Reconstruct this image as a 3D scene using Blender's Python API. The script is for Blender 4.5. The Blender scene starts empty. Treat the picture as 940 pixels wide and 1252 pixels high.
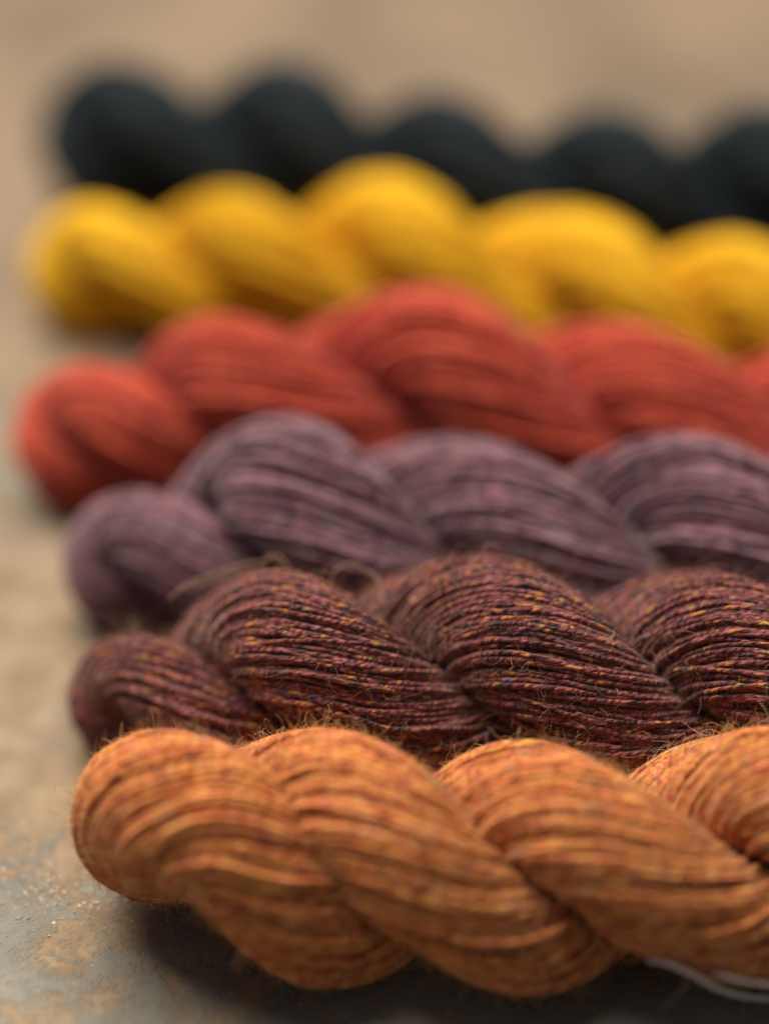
import bpy, math
import numpy as np

# ------------------------------------------------------------------ camera, light, exposure
S = 0.00019                      # one modelling unit in metres (a skein is about 6 cm thick)
PITCH = math.radians(36.0)
F = 3100.0
FW = np.array([0, math.cos(PITCH), -math.sin(PITCH)])
UP = np.array([0, math.sin(PITCH), math.cos(PITCH)])
RT = np.array([1.0, 0, 0])
CAM = np.array([0, 0, 155.0]) - FW * F + UP * 419.0

sc = bpy.context.scene
COL = sc.collection
cam_d = bpy.data.cameras.new('camera')
cam = bpy.data.objects.new('camera', cam_d)
COL.objects.link(cam)
cam.location = tuple(CAM * S)
cam.rotation_euler = (math.pi / 2 - PITCH, 0, 0)
cam_d.sensor_fit = 'VERTICAL'
cam_d.sensor_height = 36.0
cam_d.lens = F / 1252.0 * 36.0
cam_d.clip_start = 0.02
cam_d.clip_end = 50
cam_d.dof.use_dof = True
cam_d.dof.focus_distance = 3190 * S
cam_d.dof.aperture_fstop = 2.05
cam_d.dof.aperture_blades = 0
sc.camera = cam

world = bpy.data.worlds.new('World')
sc.world = world
world.use_nodes = True
bg = world.node_tree.nodes['Background']
bg.inputs['Color'].default_value = (0.86, 0.92, 1.0, 1)
bg.inputs['Strength'].default_value = 0.15


def area(name, loc, target, size, size_y, power, color):
    d = bpy.data.lights.new(name, 'AREA')
    d.shape = 'RECTANGLE'
    d.size = size
    d.size_y = size_y
    d.energy = power
    d.color = color
    o = bpy.data.objects.new(name, d)
    COL.objects.link(o)
    o.location = loc
    v = np.array(target, float) - np.array(loc, float)
    from mathutils import Vector
    o.rotation_euler = Vector(v).to_track_quat('-Z', 'Y').to_euler()
    return o


area('window_light', (-0.60, 0.92, 2.3), (0, 0.1, 0), 2.0, 1.4, 152, (1.0, 0.93, 0.83))

sc.view_settings.view_transform = 'Standard'
sc.view_settings.look = 'None'
sc.view_settings.gamma = 1
sc.view_settings.exposure = 0.0
sc.render.resolution_x = 768
sc.render.resolution_y = 1024


# ------------------------------------------------------------------ helpers
def unproject(px, py, z):
    d = FW + RT * (px - 470) / F - UP * (py - 626) / F
    t = (z - CAM[2]) / d[2]
    return CAM + d * t, t / F            # point, units per pixel (depth / F)


def depth_of(p):
    return float((np.asarray(p) - CAM) @ FW)


def smooth(a, k):
    k = max(3, int(k) | 1)
    ker = np.hanning(k + 2)[1:-1]
    ker /= ker.sum()
    pad = k // 2
    ap = np.concatenate([2 * a[0] - a[1:pad + 1][::-1], a, 2 * a[-1] - a[-pad - 1:-1][::-1]])
    return np.convolve(ap, ker, 'valid')


def mesh_from(name, verts, quads, attrs=None, mat=None, parent=None, smooth_shade=True):
    me = bpy.data.meshes.new(name)
    nv, nf = len(verts), len(quads)
    me.vertices.add(nv)
    me.vertices.foreach_set('co', np.ascontiguousarray(verts, dtype=np.float32).ravel())
    k = quads.shape[1]
    me.loops.add(nf * k)
    me.loops.foreach_set('vertex_index', np.ascontiguousarray(quads, dtype=np.int32).ravel())
    me.polygons.add(nf)
    me.polygons.foreach_set('loop_start', np.arange(0, nf * k, k, dtype=np.int32))
    me.polygons.foreach_set('loop_total', np.full(nf, k, dtype=np.int32))
    me.update(calc_edges=True)
    me.polygons.foreach_set('use_smooth', np.full(nf, smooth_shade))
    if attrs is not None:
        a = me.attributes.new('yarn', 'FLOAT_VECTOR', 'POINT')
        a.data.foreach_set('vector', np.ascontiguousarray(attrs, dtype=np.float32).ravel())
    if mat:
        me.materials.append(mat)
    o = bpy.data.objects.new(name, me)
    COL.objects.link(o)
    if parent:
        o.parent = parent
    return o


def tubes(P, nrm, rad, sides, squash=1.0):
    """P [n,s,3] centre lines, nrm [n,s,3] reference normals, rad [n,s] -> verts, quads, (ring idx)"""
    n, s, _ = P.shape
    T = np.gradient(P, axis=1)
    T /= np.linalg.norm(T, axis=2, keepdims=True) + 1e-9
    Bn = np.cross(T, nrm)
    Bn /= np.linalg.norm(Bn, axis=2, keepdims=True) + 1e-9
    Nn = np.cross(Bn, T)
    ang = np.arange(sides) / sides * 2 * np.pi + np.pi     # seam on the inner side
    ca, sa = np.cos(ang), np.sin(ang)
    V = (P[:, :, None, :]
         + rad[:, :, None, None] * (ca[None, None, :, None] * Nn[:, :, None, :] * squash
                                    + sa[None, None, :, None] * Bn[:, :, None, :]))
    idx = np.arange(n * s * sides).reshape(n, s, sides)
    a = idx[:, :-1, :]
    b = idx[:, 1:, :]
    q = np.stack([a, np.roll(a, -1, 2), np.roll(b, -1, 2), b], -1).reshape(-1, 4)
    return V.reshape(-1, 3), q


# ------------------------------------------------------------------ materials
def nt(mat):
    mat.use_nodes = True
    t = mat.node_tree
    t.nodes.clear()
    return t


class NB:
    def __init__(self, t):
        self.t = t

    def n(self, typ, **kw):
        x = self.t.nodes.new(typ)
        for k, v in kw.items():
            setattr(x, k, v)
        return x

    def l(self, a, b):
        self.t.links.new(a, b)

    def val(self, node, key, v):
        if hasattr(v, 'links'):
            self.l(v, node.inputs[key])
        else:
            node.inputs[key].default_value = v

    def math(self, op, a, b=0.0, c=None, clamp=False):
        m = self.n('ShaderNodeMath', operation=op, use_clamp=clamp)
        self.val(m, 0, a)
        self.val(m, 1, b)
        if c is not None:
            self.val(m, 2, c)
        return m.outputs[0]

    def comb(self, x, y, z):
        m = self.n('ShaderNodeCombineXYZ')
        for i, v in enumerate((x, y, z)):
            self.val(m, i, v)
        return m.outputs[0]

    def noise(self, vec, scale, detail=2, rough=0.5, dist=0.0, col=False):
        m = self.n('ShaderNodeTexNoise')
        self.l(vec, m.inputs['Vector'])
        m.inputs['Scale'].default_value = scale
        m.inputs['Detail'].default_value = detail
        m.inputs['Roughness'].default_value = rough
        m.inputs['Distortion'].default_value = dist
        return m.outputs['Color' if col else 'Fac']

    def ramp(self, fac, stops, interp='LINEAR'):
        m = self.n('ShaderNodeValToRGB')
        m.color_ramp.interpolation = interp
        els = m.color_ramp.elements
        while len(els) < len(stops):
            els.new(0.5)
        for e, (p, c) in zip(els, stops):
            e.position = p
            e.color = (c if isinstance(c, tuple) else (c, c, c)) + (1,)
        self.l(fac, m.inputs[0])
        return m.outputs[0]

    def mix(self, fac, a, b, blend='MIX'):
        m = self.n('ShaderNodeMix', data_type='RGBA', blend_type=blend)
        self.val(m, 0, fac)
        for i, v in ((6, a), (7, b)):
            if isinstance(v, tuple):
                v = v + (1,)
            self.val(m, i, v)
        return m.outputs[2]


def yarn_material(name, stops, fleck_len, accents=(), twist=9.0, bump=0.8, sheen=0.35, sheen_tint=(1, 1, 1), band=137.0):
    """heathered wool: colour wanders along each thread (attribute yarn = length, around, thread id)"""
    mat = bpy.data.materials.new(name)
    t = nt(mat)
    b = NB(t)
    at = b.n('ShaderNodeAttribute', attribute_name='yarn')
    sp = b.n('ShaderNodeSeparateXYZ')
    b.l(at.outputs['Vector'], sp.inputs[0])
    u, v, tid = sp.outputs
    ply = b.math('ADD', b.math('DIVIDE', u, twist), v)         # diagonal lay of the two plies
    uneven = b.noise(b.comb(b.math('DIVIDE', u, 55.0), b.math('MULTIPLY', tid, 233.0), 0.0), 1.0, 2)
    ply = b.math('ADD', ply, b.math('MULTIPLY', uneven, 4.0))
    vec = b.comb(b.math('DIVIDE', u, fleck_len), b.math('MULTIPLY', tid, band), b.math('MULTIPLY', ply, 1.3))
    h = b.noise(vec, 1.0, 2.5, 0.6)
    col = b.ramp(h, stops)
    for i, (c, thr, ln) in enumerate(accents):
        vec2 = b.comb(b.math('DIVIDE', u, ln), b.math('MULTIPLY', tid, 34.0 + 7 * i), b.math('MULTIPLY', ply, 0.9))
        a = b.noise(vec2, 1.0, 1.0, 0.5)
        m = b.ramp(a, [(thr, 0.0), (thr + 0.09, 0.8)])
        col = b.mix(m, col, c)
    # twist grooves
    s = b.math('ABSOLUTE', b.math('SINE', b.math('MULTIPLY', ply, math.pi * 2)))
    hair = b.noise(b.comb(b.math('MULTIPLY', u, 0.35), b.math('MULTIPLY', tid, 411.0), b.math('MULTIPLY', ply, 5.0)), 1.0, 2, 0.6)
    hgt = b.math('ADD', b.math('MULTIPLY', s, 0.6), b.math('MULTIPLY', hair, 0.8))
    bp = b.n('ShaderNodeBump')
    bp.inputs['Strength'].default_value = bump
    bp.inputs['Distance'].default_value = 3.0 * S
    b.l(hgt, bp.inputs['Height'])
    p = b.n('ShaderNodeBsdfPrincipled')
    b.l(col, p.inputs['Base Color'])
    p.inputs['Roughness'].default_value = 0.78
    p.inputs['Specular IOR Level'].default_value = 0.25
    p.inputs['Sheen Weight'].default_value = sheen
    p.inputs['Sheen Roughness'].default_value = 0.45
    p.inputs['Sheen Tint'].default_value = sheen_tint + (1,)
    b.l(bp.outputs[0], p.inputs['Normal'])
    o = b.n('ShaderNodeOutputMaterial')
    b.l(p.outputs[0], o.inputs[0])
    return mat


def fuzz_material(name, c1, c2, c3):
    mat = bpy.data.materials.new(name)
    t = nt(mat)
    b = NB(t)
    at = b.n('ShaderNodeAttribute', attribute_name='yarn')
    sp = b.n('ShaderNodeSeparateXYZ')
    b.l(at.outputs['Vector'], sp.inputs[0])
    col = b.ramp(sp.outputs[2], [(0.0, c1), (0.55, c2), (1.0, c3)])
    p = b.n('ShaderNodeBsdfPrincipled')
    b.l(col, p.inputs['Base Color'])
    p.inputs['Roughness'].default_value = 0.55
    tr = b.n('ShaderNodeBsdfTranslucent')
    b.l(col, tr.inputs[0])
    mx = b.n('ShaderNodeMixShader')
    mx.inputs[0].default_value = 0.45
    b.l(p.outputs[0], mx.inputs[1])
    b.l(tr.outputs[0], mx.inputs[2])
    o = b.n('ShaderNodeOutputMaterial')
    b.l(mx.outputs[0], o.inputs[0])
    return mat


def surface_material():
    mat = bpy.data.materials.new('worn_painted_stone')
    t = nt(mat)
    b = NB(t)
    tc = b.n('ShaderNodeTexCoord')
    mp = b.n('ShaderNodeMapping')
    mp.inputs['Location'].default_value = (3.17, 1.43, 0.3)
    b.l(tc.outputs['Object'], mp.inputs[0])
    P = mp.outputs[0]
    big = b.noise(P, 11, 3, 0.5, 0.4)
    mid = b.noise(P, 55, 5, 0.6, 0.6)
    fine = b.noise(P, 420, 4, 0.65)
    grain = b.noise(P, 1900, 2, 0.6)
    m = b.math('ADD', b.math('MULTIPLY', big, 0.48), b.math('MULTIPLY', mid, 0.34))
    m = b.math('ADD', m, b.math('MULTIPLY', b.noise(P, 150, 5, 0.62, 0.8), 0.18))
    m = b.math('ADD', m, b.math('MULTIPLY', b.math('SUBTRACT', fine, 0.5), 0.26))
    sxyz = b.n('ShaderNodeSeparateXYZ')
    b.l(tc.outputs['Object'], sxyz.inputs[0])
    # the coat is worn through towards the far side of the table
    yy = b.math('ADD', sxyz.outputs[1], b.math('MULTIPLY', b.math('SUBTRACT', b.noise(P, 6, 2), 0.5), 0.25))
    worn = b.n('ShaderNodeMapRange', interpolation_type='SMOOTHSTEP')
    b.l(yy, worn.inputs[0])
    worn.inputs[1].default_value = 0.16
    worn.inputs[2].default_value = 0.36
    worn = worn.outputs[0]
    m = b.math('ADD', m, b.math('SUBTRACT', b.math('MULTIPLY', worn, 0.14), 0.004))
    mask = b.ramp(m, [(0.465, 0.0), (0.53, 1.0)])            # 1 = bare tan, 0 = grey coat
    grey = b.ramp(b.noise(P, 30, 4, 0.6), [(0.3, (0.135, 0.130, 0.108)), (0.5, (0.185, 0.172, 0.138)), (0.7, (0.25, 0.215, 0.16))])
    tan = b.ramp(b.noise(P, 90, 5, 0.65, 0.5), [(0.3, (0.17, 0.11, 0.058)), (0.5, (0.25, 0.17, 0.10)), (0.72, (0.33, 0.24, 0.15))])
    dull = b.ramp(b.noise(P, 14, 3, 0.5, 0.4), [(0.35, (0.125, 0.088, 0.058)), (0.62, (0.215, 0.150, 0.095))])
    tan = b.mix(b.math('MULTIPLY', worn, 0.85), tan, dull)
    col = b.mix(mask, grey, tan)
    sp = b.ramp(grain, [(0.30, 0.0), (0.38, 1.0)])
    col = b.mix(b.math('MULTIPLY', b.math('SUBTRACT', 1.0, sp), 0.35), col, (0.12, 0.11, 0.10))
    far = b.n('ShaderNodeSeparateXYZ')
    b.l(tc.outputs['Object'], far.inputs[0])
    hgt = b.math('ADD', b.math('MULTIPLY', mask, -0.55), b.math('MULTIPLY', fine, 0.5))
    hgt = b.math('ADD', hgt, b.math('MULTIPLY', grain, 0.25))
    bp = b.n('ShaderNodeBump')
    bp.inputs['Strength'].default_value = 0.8
    bp.inputs['Distance'].default_value = 0.0009
    b.l(hgt, bp.inputs['Height'])
    p = b.n('ShaderNodeBsdfPrincipled')
    b.l(col, p.inputs['Base Color'])
    rg = b.ramp(mid, [(0.35, 0.55), (0.65, 0.75)])
    b.l(rg, p.inputs['Roughness'])
    p.inputs['Specular IOR Level'].default_value = 0.3
    b.l(bp.outputs[0], p.inputs['Normal'])
    o = b.n('ShaderNodeOutputMaterial')
    b.l(p.outputs[0], o.inputs[0])
    return mat


def plain(name, c, rough=0.6):
    mat = bpy.data.materials.new(name)
    t = nt(mat)
    b = NB(t)
    tc = b.n('ShaderNodeTexCoord')
    nz = b.noise(tc.outputs['Object'], 900, 4, 0.6)
    col = b.ramp(nz, [(0.3, tuple(x * 0.75 for x in c)), (0.7, tuple(min(1, x * 1.15) for x in c))])
    p = b.n('ShaderNodeBsdfPrincipled')
    b.l(col, p.inputs['Base Color'])
    p.inputs['Roughness'].default_value = rough
    bp = b.n('ShaderNodeBump')
    bp.inputs['Strength'].default_value = 0.4
    bp.inputs['Distance'].default_value = 0.0003
    b.l(nz, bp.inputs['Height'])
    b.l(bp.outputs[0], p.inputs['Normal'])
    o = b.n('ShaderNodeOutputMaterial')
    b.l(p.outputs[0], o.inputs[0])
    return mat


# ------------------------------------------------------------------ the surface
def build_surface():
    x0, x1, y0, y1, h = -1.6, 1.6, -0.9, 2.6, 0.05
    v = np.array([[x0, y0, 0], [x1, y0, 0], [x1, y1, 0], [x0, y1, 0],
                  [x0, y0, -h], [x1, y0, -h], [x1, y1, -h], [x0, y1, -h]], float)
    q = np.array([[0, 1, 2, 3], [7, 6, 5, 4], [0, 4, 5, 1], [1, 5, 6, 2], [2, 6, 7, 3], [3, 7, 4, 0]])
    o = mesh_from('table_surface', v, q, None, surface_material(), None, False)
    o['kind'] = 'structure'
    o['label'] = 'worn grey and tan painted surface under the skeins'
    return o


build_surface()


# ------------------------------------------------------------------ skeins
def build_skein(name, label, stations, tops, mat, fmat, seed, n_thr=90, thr=3.0, seg=10.0, sides=5,
                layers=1, twist=-0.0130, b_ratio=1.09, ridge=3.0, jitter=1.0, n_fuzz=2000, fuzz_len=22.0,
                fuzz_rad=0.32, end_phase=None, wander=0.05, messy=0.0, strays=0, fuzz_k=6, pulse=0.05, loops=()):
    """stations: (pixel x, pixel y, radius in pixels) along the axis; tops: pixel x where a lobe crests.
    They are turned into places on the table once, here."""
    rng = np.random.default_rng(seed)
    pts, R = [], []
    for (px, py, rp) in stations:
        z = rp
        for _ in range(6):
            p, upp = unproject(px, py, z)
            z = rp * upp * 0.95
        pts.append(p)
        R.append(rp * upp)
    pts, R = np.array(pts), np.array(R)
    # crest positions in world x, measured on the axis
    sx = [s[0] for s in stations]
    wx = pts[:, 0]
    tx = np.interp([t[0] for t in tops], sx, wx)
    tp = np.array([t[1] for t in tops]) * math.pi
    x0, x1 = wx[0] + R[0] * 0.45, wx[-1] - R[-1] * 0.5
    n = 1600
    X = np.linspace(x0, x1, n)
    order = np.argsort(wx)
    k = int(n * 80 / (x1 - x0))
    yy = smooth(np.interp(X, wx[order], pts[order, 1]), k)
    rr = smooth(np.interp(X, wx[order], R[order]), k)
    zz = rr * 0.95
    lo, hi = X < tx[0], X > tx[-1]
    sl0 = (tp[1] - tp[0]) / (tx[1] - tx[0])
    sl1 = math.pi / (tx[-1] - tx[-2])
    phx = np.interp(X, tx, tp)
    phx = np.where(lo, tp[0] + (X - tx[0]) * sl0 * (0.75 if end_phase is None else end_phase), phx)
    phx = np.where(hi, tp[-1] + (X - tx[-1]) * sl1, phx)
    ph = smooth(phx, k * 0.7)
    rr = rr * (1 + pulse * np.cos(2 * ph) * np.clip((X - tx[0]) / 60, 0, 1))

    def half(phase0):
        """one strand from the left fold to the right fold"""
        L0 = rr[0] * 0.55
        L1 = rr[-1] * 0.5
        a = np.linspace(0, math.pi / 2, 60)
        xs = np.concatenate([x0 + L0 * (1 - np.cos(a)), np.linspace(x0 + L0, x1 - L1, 900)[1:-1], x1 - L1 * (1 - np.sin(a))])
        f = np.concatenate([np.sin(a), np.ones(898), np.cos(a)])
        r = np.interp(xs, X, rr)
        p = np.interp(xs, X, ph) + phase0
        rho = r * 0.5 * f
        cy, cz = np.interp(xs, X, yy), np.interp(xs, X, zz)
        c = np.stack([xs, cy - rho * np.sin(p), cz + rho * np.cos(p)], 1)
        qx = np.clip(xs, x0 + L0, x1 - L1)
        q = np.stack([qx, np.interp(qx, X, yy), np.interp(qx, X, zz)], 1)
        return c, q, r

    c1, q1, r1 = half(0.0)
    c2, q2, r2 = half(math.pi)
    C = np.concatenate([c2[::-1], c1[1:]])
    Q = np.concatenate([q2[::-1], q1[1:]])
    Rr = np.concatenate([r2[::-1], r1[1:]])
    mid_i = len(c2) - 1
    d = np.concatenate([[0], np.cumsum(np.linalg.norm(np.diff(C, axis=0), axis=1))])
    s_mid = d[mid_i]
    for j in range(3):
        C[:, j] = smooth(C[:, j], 41)
    ns = int(d[-1] / seg)
    sm = int(round(ns * s_mid / d[-1]))
    s = np.linspace(0, d[-1], ns)
    C = np.stack([np.interp(s, d, C[:, j]) for j in range(3)], 1)
    Q = np.stack([np.interp(s, d, Q[:, j]) for j in range(3)], 1)
    Rr = np.interp(s, d, Rr)
    T = np.gradient(C, axis=0)
    T /= np.linalg.norm(T, axis=1, keepdims=True)
    N = C - Q
    N -= (N * T).sum(1, keepdims=True) * T
    N /= np.linalg.norm(N, axis=1, keepdims=True)
    for j in range(3):
        N[:, j] = smooth(N[:, j], 40 / seg + 3)
    N -= (N * T).sum(1, keepdims=True) * T
    N /= np.linalg.norm(N, axis=1, keepdims=True)
    B = np.cross(T, N)
    ra = Rr * 0.5                     # radial half width
    rb = Rr * 0.5 * b_ratio           # width along the rope
    s0 = s - s_mid
    lump_ph = rng.uniform(0, 6.28, 40)
    lump_k = rng.integers(4, 26, 40)
    lump_w = rng.uniform(-0.012, 0.012, 40)
    lump_a = rng.normal(0, 1, 40) / np.sqrt(lump_k) * 1.1

    big_ph, big_k = rng.uniform(0, 6.28, 8), rng.integers(1, 4, 8)
    big_w, big_a = rng.uniform(-0.02, 0.02, 8), rng.normal(0, 0.75, 8)

    def surf(thm, off):
        """material angle thm [n,s] -> centre points and outward normals"""
        th = thm + twist * s0[None, :] * (100.0 / rb[None, :].clip(45)) ** 0.0
        ct, st = np.cos(th), np.sin(th)
        # a slightly squarer section than an ellipse
        e = 1.04
        cx = np.sign(ct) * np.abs(ct) ** e
        sy = np.sign(st) * np.abs(st) ** e
        lump = np.zeros_like(th)
        for kk in range(40):
            lump += lump_a[kk] * np.sin(lump_k[kk] * thm + lump_ph[kk] + lump_w[kk] * s0[None, :])
        for kk in range(8):
            lump += big_a[kk] * np.sin(big_k[kk] * thm + big_ph[kk] + big_w[kk] * s0[None, :])
        o_ = off + ridge * 0.5 * lump
        P = (C[None] + ((ra[None] + o_) * cx)[..., None] * N[None] + ((rb[None] + o_) * sy)[..., None] * B[None])
        nr = (ct * rb[None])[..., None] * N[None] + (st * ra[None])[..., None] * B[None]
        nr /= np.linalg.norm(nr, axis=2, keepdims=True)
        m = 5.0
        z = P[..., 2]
        P[..., 2] = np.where(z > 40, z, m * np.logaddexp(0, np.clip(z, -200, 60) / m) + 1.5)
        return P, nr

    root = bpy.data.objects.new(name, None)
    COL.objects.link(root)
    base = np.array([pts[0][0], pts[0][1], 0.0])
    root.location = tuple(base * S)
    root['label'] = label
    root['category'] = 'yarn skein'
    root['group'] = 'twisted skeins of wool laid side by side'

    parts = {0: ([], [], []), 1: ([], [], [])}
    ranges = {0: slice(0, sm + 1), 1: slice(sm, ns)}
    all_surf = []
    # core of packed inner yarn
    thc = np.linspace(0, 2 * np.pi, 25)[:-1]
    Pc, Nc = surf(np.repeat(thc[:, None], ns, 1), -thr * 1.3)
    for h, sl in ranges.items():
        V = Pc[:, sl]
        nn, ss, _ = V.shape
        idx = np.arange(nn * ss).reshape(nn, ss)
        a, bq = idx, np.roll(idx, -1, 0)
        q = np.stack([a[:, :-1], a[:, 1:], bq[:, 1:], bq[:, :-1]], -1).reshape(-1, 4)
        uu = np.broadcast_to(s[sl][None], (nn, ss))
        at = np.stack([uu, np.full((nn, ss), 0.5), np.full((nn, ss), 0.35)], -1).reshape(-1, 3)
        parts[h][0].append(V.reshape(-1, 3)); parts[h][1].append(q); parts[h][2].append(at)
    for layer in range(layers):
        nth = n_thr
        base_th = np.linspace(0, 2 * np.pi, nth, endpoint=False) + layer * np.pi / nth
        base_th = base_th + rng.normal(0, 0.35 * 2 * np.pi / nth, nth)
        wob = np.zeros((nth, ns))
        for kk in range(4):
            fr = rng.uniform(0.004, 0.02, (nth, 1)) * (kk * 0.6 + 0.6)
            wob += np.sin(s0[None] * fr + rng.uniform(0, 6.28, (nth, 1))) * wander / (kk + 1) * rng.uniform(0.3, 1, (nth, 1))
        off = rng.normal(0, 0.35, (nth, 1)) * thr * jitter + layer * thr * 0.5
        off = off + np.sin(s0[None] * rng.uniform(0.01, 0.03, (nth, 1)) + rng.uniform(0, 6.28, (nth, 1))) * thr * 0.45 * jitter
        for kk in range(3):
            fr = rng.uniform(0.07, 0.27, (nth, 1))
            env = 0.5 + 0.5 * np.sin(s0[None] * fr * 0.17 + rng.uniform(0, 6.28, (nth, 1)))
            off = off + np.sin(s0[None] * fr + rng.uniform(0, 6.28, (nth, 1))) * env * thr * 0.17 * jitter
            wob += np.sin(s0[None] * fr + rng.uniform(0, 6.28, (nth, 1))) * env * thr * 0.16 * jitter / rb[None].clip(30)
        if messy:
            nm = max(1, int(nth * 0.06))
            pick = rng.choice(nth, nm, replace=False)
            wob[pick] += np.sin(s0[None] * rng.uniform(0.006, 0.012, (nm, 1)) + rng.uniform(0, 6.28, (nm, 1))) * 0.16 * messy
            off[pick] += thr * 0.9
        P, nr = surf(base_th[:, None] + wob, off)
        all_surf.append((P, nr))
        tid = (np.arange(nth) / nth + layer * 0.37 + rng.normal(0, 0.3 / nth, nth)) % 1.0
        rad = np.full((nth, ns), thr) * rng.uniform(0.85, 1.2, (nth, 1))
        rad = rad * (1 + 0.10 * np.sin(s0[None] * rng.uniform(0.05, 0.12, (nth, 1)) + rng.uniform(0, 6, (nth, 1))))
        for h, sl in ranges.items():
            Pp, nn_, rd = P[:, sl], nr[:, sl], rad[:, sl]
            V, q = tubes(Pp, nn_, rd, sides)
            ss = Pp.shape[1]
            uu = np.broadcast_to(s[sl][None, :, None], (nth, ss, sides))
            vv = np.broadcast_to((np.arange(sides) / sides)[None, None], (nth, ss, sides))
            tt = np.broadcast_to(tid[:, None, None], (nth, ss, sides))
            at = np.stack([uu, vv, tt], -1).reshape(-1, 3)
            parts[h][0].append(V); parts[h][1].append(q); parts[h][2].append(at)
    for h in (1, 0):
        vs, qs, ats, o_ = [], [], [], 0
        for V, q, a in zip(*parts[h]):
            vs.append(V); qs.append(q + o_); ats.append(a); o_ += len(V)
        V = (np.concatenate(vs) - base) * S
        mesh_from('strand', V, np.concatenate(qs), np.concatenate(ats), mat, root)
    # loose fibres standing off the yarn
    if n_fuzz:
        P, nr = all_surf[-1]
        nth = P.shape[0]
        Tt = np.gradient(P, axis=1)
        Tt /= np.linalg.norm(Tt, axis=2, keepdims=True) + 1e-9
        i = rng.integers(0, nth, n_fuzz * 3)
        j = rng.integers(1, ns - 1, n_fuzz * 3)
        # only where the strand faces the air
        outward = (nr[i, j] * N[j]).sum(1) > -0.15
        i, j = i[outward][:n_fuzz], j[outward][:n_fuzz]
        m = len(i)
        L = fuzz_len * rng.gamma(2.2, 0.4, m)
        K = fuzz_k
        pos = P[i, j] + nr[i, j] * thr * 0.6
        side = np.cross(Tt[i, j], nr[i, j])
        ang = rng.normal(0, 0.9, m)
        lift = rng.uniform(0.05, 0.95, m) ** 1.3
        dirn = (Tt[i, j] * np.cos(ang)[:, None] + side * np.sin(ang)[:, None]) * rng.choice([-1, 1], m)[:, None] + nr[i, j] * lift[:, None] * 1.3
        dirn /= np.linalg.norm(dirn, axis=1, keepdims=True)
        curl = rng.normal(0, 1, (m, 3))
        curl /= np.linalg.norm(curl, axis=1, keepdims=True)
        rate = rng.normal(0, 0.65, m)
        H = [pos]
        for kx in range(K - 1):
            pos = pos + dirn * (L / (K - 1))[:, None]
            H.append(pos)
            dirn = dirn + np.cross(curl, dirn) * rate[:, None] + rng.normal(0, 0.17, (m, 3))
            dirn /= np.linalg.norm(dirn, axis=1, keepdims=True)
        H = np.stack(H, 1)
        ok = H[..., 2].min(1) > 1.0
        H = H[ok]
        m = len(H)
        rad = fuzz_rad * rng.uniform(0.7, 1.3, (m, 1)) * np.linspace(1, 0.55, K)[None]
        ref = np.broadcast_to(rng.normal(0, 1, (m, 1, 3)), H.shape)
        V, q = tubes(H, ref, rad, 3)
        tid = rng.uniform(0, 1, m)
        at = np.stack([np.zeros((m, K, 3)), np.zeros((m, K, 3)), np.broadcast_to(tid[:, None, None], (m, K, 3))], -1).reshape(-1, 3)
        o = mesh_from('loose_fibre', (V - base) * S, q, at, fmat, root)
        o['kind'] = 'stuff'
    if strays:
        # long curly pale fibres lying over the yarn, and a few loops springing off it
        P, nr = all_surf[-1]
        g = 0
        while g < strays:
            i, j = rng.integers(0, P.shape[0]), rng.integers(3, ns - 3)
            if (nr[i, j] * N[j]).sum() < 0.2 or nr[i, j][2] < -0.1:
                continue
            K = 26
            step = rng.uniform(2.0, 5.0)
            pos, dr = P[i, j] + nr[i, j] * 2, rng.normal(0, 1, 3) + nr[i, j] * 0.8
            dr /= np.linalg.norm(dr)
            ax = nr[i, j] + rng.normal(0, 0.5, 3)
            rate = rng.normal(0, 0.22)
            H = []
            for kx in range(K):
                H.append(pos)
                pos = pos + dr * step
                rate += rng.normal(0, 0.11)
                dr = dr + np.cross(ax, dr) * rate * 0.6 + rng.normal(0, 0.09, 3)
                near = P[max(0, i - 9):i + 10, max(0, j - 9):j + 10].reshape(-1, 3)
                gap = ((pos - near[((near - pos) ** 2).sum(1).argmin()]) * nr[i, j]).sum()
                dr -= nr[i, j] * (gap - 6) * 0.03
                dr /= np.linalg.norm(dr)
            H = np.array(H)[None]
            if H[..., 2].min() < 2:
                continue
            V, q = tubes(H, np.broadcast_to(rng.normal(0, 1, 3), H.shape), np.full((1, K), rng.uniform(0.35, 0.6)), 4)
            at = np.tile([[0, 0, rng.uniform(0.5, 1.0)]], (len(V), 1))
            mesh_from('stray_fibre', (V - base) * S, q, at, fmat, root)
            g += 1
    for path, rd in loops:
        P = np.array([unproject(*q)[0] for q in path])
        t = np.linspace(0, len(P) - 1, 36)
        P = np.stack([smooth(np.interp(t, range(len(P)), P[:, j]), 7) for j in range(3)], 1)[None]
        P = P + np.stack([smooth(rng.normal(0, 2.2, 36), 5) for _ in range(3)], 1)[None]
        V, q = tubes(P, np.broadcast_to([0.3, 0.5, 0.8], P.shape), np.full((1, 36), rd), 5)
        mesh_from('stray_fibre', (V - base) * S, q, np.tile([[0, 0, 0.85]], (len(V), 1)), fmat, root)
    return root


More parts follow.
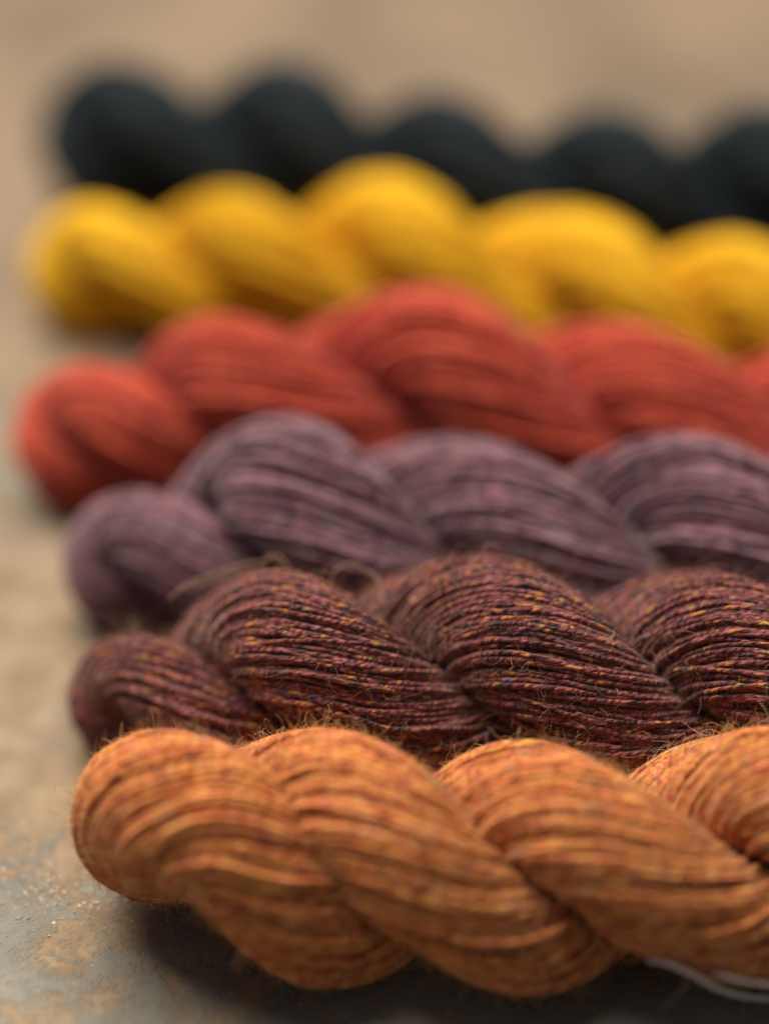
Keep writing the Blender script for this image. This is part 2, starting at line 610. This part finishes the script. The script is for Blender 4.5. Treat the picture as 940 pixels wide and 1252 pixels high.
# name of colours: linear values
orange = yarn_material('orange_wool',
                       [(0.33, (0.27, 0.048, 0.018)), (0.42, (0.52, 0.13, 0.030)), (0.52, (0.64, 0.20, 0.055)),
                        (0.62, (0.76, 0.35, 0.085)), (0.72, (0.74, 0.22, 0.13))], 30,
                       accents=[((0.56, 0.13, 0.08), 0.58, 90), ((0.68, 0.31, 0.06), 0.60, 70), ((0.24, 0.11, 0.05), 0.66, 70), ((0.46, 0.27, 0.17), 0.66, 60)],
                       twist=15, bump=0.9, sheen=0.3, sheen_tint=(1, 0.8, 0.62))
brown = yarn_material('brown_wool',
                      [(0.32, (0.030, 0.012, 0.014)), (0.42, (0.080, 0.018, 0.020)), (0.50, (0.16, 0.030, 0.034)),
                       (0.58, (0.23, 0.065, 0.055)), (0.70, (0.30, 0.070, 0.085))], 15,
                      accents=[((0.50, 0.18, 0.035), 0.60, 16), ((0.36, 0.22, 0.05), 0.64, 14), ((0.022, 0.018, 0.024), 0.58, 18), ((0.20, 0.15, 0.30), 0.70, 12)],
                      twist=15, bump=1.0, sheen=0.4, sheen_tint=(1, 0.72, 0.68))
purple = yarn_material('mauve_wool',
                       [(0.32, (0.060, 0.026, 0.036)), (0.44, (0.13, 0.042, 0.060)), (0.52, (0.23, 0.095, 0.12)), (0.60, (0.25, 0.155, 0.165)), (0.70, (0.40, 0.12, 0.165))], 150,
                       accents=[((0.085, 0.070, 0.075), 0.58, 150), ((0.36, 0.10, 0.14), 0.68, 70)],
                       band=30.0, twist=11, bump=0.5, sheen=0.6, sheen_tint=(1, 0.85, 0.9))
red = yarn_material('red_wool',
                    [(0.32, (0.24, 0.020, 0.010)), (0.48, (0.46, 0.050, 0.022)), (0.60, (0.60, 0.095, 0.040)), (0.72, (0.62, 0.12, 0.065))], 120,
                    band=28.0, twist=12, bump=0.4, sheen=0.5, sheen_tint=(1, 0.6, 0.65))
yellow = yarn_material('yellow_wool',
                       [(0.30, (0.64, 0.31, 0.006)), (0.50, (0.80, 0.45, 0.008)), (0.70, (0.88, 0.55, 0.02))], 120,
                       band=30.0, twist=12, bump=0.4, sheen=0.2, sheen_tint=(1, 0.9, 0.5))
black = yarn_material('black_wool',
                      [(0.30, (0.006, 0.009, 0.012)), (0.52, (0.012, 0.019, 0.024)), (0.72, (0.022, 0.034, 0.042))], 120,
                      twist=12, bump=0.4, sheen=0.14, sheen_tint=(0.6, 0.85, 1.0))
f_orange = fuzz_material('orange_fibre', (0.62, 0.28, 0.08), (0.80, 0.45, 0.16), (0.80, 0.62, 0.40))
f_brown = fuzz_material('brown_fibre', (0.12, 0.035, 0.035), (0.33, 0.13, 0.08), (0.60, 0.42, 0.26))
f_purple = fuzz_material('mauve_fibre', (0.12, 0.06, 0.08), (0.25, 0.16, 0.18), (0.35, 0.15, 0.18))
f_red = fuzz_material('red_fibre', (0.35, 0.04, 0.03), (0.50, 0.09, 0.05), (0.6, 0.14, 0.10))
f_yellow = fuzz_material('yellow_fibre', (0.75, 0.35, 0.01), (0.85, 0.45, 0.03), (0.9, 0.55, 0.08))
f_black = fuzz_material('black_fibre', (0.012, 0.012, 0.014), (0.03, 0.035, 0.04), (0.05, 0.06, 0.06))

build_skein('wool_skein', 'orange heathered skein, nearest the camera and in front of the brown one',
            [(105, 998, 156), (215, 999, 169), (400, 1048, 152), (660, 1067, 145), (930, 1046, 152), (1100, 1046, 152), (1250, 1050, 130)],
            [(110, 0.12), (288, 0.26), (445, 1), (692, 2), (985, 3), (1260, 4)], orange, f_orange, 11, n_thr=112, thr=3.9, seg=9, sides=4, layers=1,
            ridge=1.9, n_fuzz=19000, fuzz_k=5, fuzz_len=20, fuzz_rad=0.36, messy=1.2, wander=0.15, pulse=0.05, twist=-0.0165, b_ratio=1.04)
build_skein('wool_skein', 'dark reddish brown tweed skein, second from the front between the orange and the mauve',
            [(92, 855, 70), (170, 850, 82), (350, 838, 142), (600, 835, 148), (870, 860, 150), (1060, 855, 150), (1200, 860, 120)],
            [(165, 0), (355, 1), (622, 2), (900, 3), (1160, 4)], brown, f_brown, 22, n_thr=108, thr=3.2, seg=9.5, sides=5, layers=2,
            ridge=3.2, jitter=1.5, n_fuzz=19000, fuzz_k=5, fuzz_len=23, fuzz_rad=0.25, messy=2.0, wander=0.15, twist=-0.0160, b_ratio=1.05, strays=46,
            loops=[([(206, 735, 230), (222, 716, 250), (260, 702, 262), (300, 688, 270), (318, 690, 272), (334, 678, 272), (348, 686, 268), (356, 704, 255)], 1.15),
                   ([(214, 722, 252), (262, 710, 262), (312, 694, 268), (342, 702, 262), (352, 718, 250)], 0.8),
                   ([(404, 716, 262), (408, 696, 276), (428, 687, 280), (452, 696, 278), (466, 716, 268), (470, 742, 250)], 1.15)])
build_skein('wool_skein', 'dusty mauve and grey skein, third from the front',
            [(88, 690, 78), (180, 685, 86), (350, 650, 143), (600, 676, 132), (860, 676, 140), (1040, 670, 143), (1160, 670, 110)],
            [(175, 0), (352, 1), (608, 2), (862, 3), (1110, 4)], purple, f_purple, 33, n_thr=80, thr=4.2, seg=13, sides=4, ridge=3.2, n_fuzz=10000, fuzz_len=18, fuzz_k=5, wander=0.1)
build_skein('wool_skein', 'brick red skein, fourth from the front between the mauve and the yellow',
            [(26, 534, 80), (125, 534, 86), (280, 504, 114), (540, 488, 134), (800, 530, 118), (1000, 548, 120), (1130, 540, 100)],
            [(125, 0), (278, 1), (540, 2), (798, 3), (1040, 4)], red, f_red, 44, n_thr=64, thr=4.8, seg=15, sides=4, ridge=3.0, n_fuzz=7000, fuzz_len=16, fuzz_k=4, wander=0.1)
build_skein('wool_skein', 'bright golden yellow skein, fifth from the front before the black one',
            [(43, 330, 76), (130, 330, 80), (290, 334, 94), (490, 328, 105), (710, 368, 100), (900, 402, 101), (1000, 415, 101), (1130, 420, 90)],
            [(125, 0), (295, 1), (490, 2), (724, 3), (918, 4), (1100, 5)], yellow, f_yellow, 55, n_thr=60, thr=4.6, seg=15, sides=4, ridge=2.0, b_ratio=0.98, pulse=0.09, n_fuzz=6000, fuzz_k=4, fuzz_len=14)
build_skein('wool_skein', 'blue black skein, farthest from the camera behind the yellow one',
            [(56, 168, 84), (155, 172, 94), (360, 190, 103), (555, 225, 95), (750, 250, 100), (930, 250, 108), (1080, 262, 100)],
            [(160, 0), (362, 1), (556, 2), (755, 3), (940, 4)], black, f_black, 66, n_thr=56, thr=5.0, seg=16, sides=4, ridge=2.0, b_ratio=0.92, pulse=0.12, n_fuzz=5000, fuzz_k=4, fuzz_len=14)


# ------------------------------------------------------------------ flakes and grit of the worn surface
def build_grit():
    rng = np.random.default_rng(5)
    V, Q = [], []
    for i in range(1300):
        if i % 3:
            px, py = rng.normal(70, 75), rng.normal(1085, 26)
        else:
            px, py = rng.uniform(-150, 900), rng.uniform(850, 1290)
        p, _ = unproject(px, py, 0)
        r = rng.gamma(1.5, 0.5) + 0.3
        n = 5
        a = np.sort(rng.uniform(0, 2 * np.pi, n))
        rr = r * rng.uniform(0.6, 1.3, n)
        h = rng.uniform(0.3, 0.9)
        tilt = rng.normal(0, 0.28, 2)
        top = np.stack([np.cos(a) * rr, np.sin(a) * rr * 0.8, np.zeros(n)], 1)
        top[:, 2] = h + top[:, 0] * tilt[0] + top[:, 1] * tilt[1]
        bot = top.copy() * [1.15, 1.15, 0] + [0, 0, -0.4]
        o = len(V) * 10
        V.append(np.concatenate([top, bot]) + [p[0], p[1], 0.2])
        for k in range(n):
            k2 = (k + 1) % n
            Q.append([o + k, o + n + k, o + n + k2, o + k2])
        Q.append([o, o + 1, o + 2, o + 3])
        Q.append([o, o + 3, o + 4, o + 4])
    V = np.concatenate(V) * S
    me = bpy.data.meshes.new('paint_flakes')
    me.from_pydata([tuple(v) for v in V], [], [tuple(dict.fromkeys(q)) for q in Q])
    me.materials.append(plain('pale_flake', (0.50, 0.42, 0.31), 0.35))
    o = bpy.data.objects.new('paint_flakes', me)
    COL.objects.link(o)
    o['kind'] = 'stuff'
    o['label'] = 'pale flakes and grit on the worn surface left of the orange skein'
    o['category'] = 'grit'


build_grit()


def build_ribbon():
    root = bpy.data.objects.new('ribbon', None)
    COL.objects.link(root)
    base = unproject(900, 1215, 0)[0]
    root.location = tuple(base * S)
    root['label'] = 'pale grey curled ribbon end poking out beneath the orange skein'
    root['category'] = 'ribbon'
    mat = plain('pale_ribbon', (0.42, 0.39, 0.42), 0.6)
    for path, w in (([(790, 1174, 118), (822, 1180, 118), (848, 1193, 104), (872, 1208, 84), (905, 1219, 66), (960, 1224, 50), (1050, 1232, 30)], 27),
                    ([(872, 1190, 110), (900, 1199, 104), (935, 1205, 92), (980, 1210, 60), (1050, 1216, 30)], 19)):
        P = np.array([unproject(*q)[0] for q in path])
        t = np.linspace(0, len(P) - 1, 40)
        P = np.stack([smooth(np.interp(t, range(len(P)), P[:, j]), 9) for j in range(3)], 1)
        T = np.gradient(P, axis=0)
        T /= np.linalg.norm(T, axis=1, keepdims=True)
        up = np.array([0, -0.55, 0.83])
        W = up[None] - (T @ up)[:, None] * T
        W /= np.linalg.norm(W, axis=1, keepdims=True)
        Nn = np.cross(T, W)
        taper = np.clip(np.linspace(0.35, 4, 40), 0, 1)[:, None] * w / 2
        V, th = [], 0.5
        ring = [P + W * taper + Nn * th, P + Nn * (th + 1.6), P - W * taper + Nn * th,
                P - W * taper - Nn * th, P - Nn * (th - 1.6), P + W * taper - Nn * th]
        R = np.stack(ring, 1)
        R[..., 2] = np.maximum(R[..., 2], 0.6)
        idx = np.arange(40 * 6).reshape(40, 6)
        q = np.stack([idx[:-1], np.roll(idx[:-1], -1, 1), np.roll(idx[1:], -1, 1), idx[1:]], -1).reshape(-1, 4)
        q = np.concatenate([q, idx[0][[0, 1, 4, 5]][None], idx[0][[1, 2, 3, 4]][None], idx[-1][[5, 4, 1, 0]][None], idx[-1][[4, 3, 2, 1]][None]])
        mesh_from('ribbon_tail', (R.reshape(-1, 3) - base) * S, q, None, mat, root)


build_ribbon()
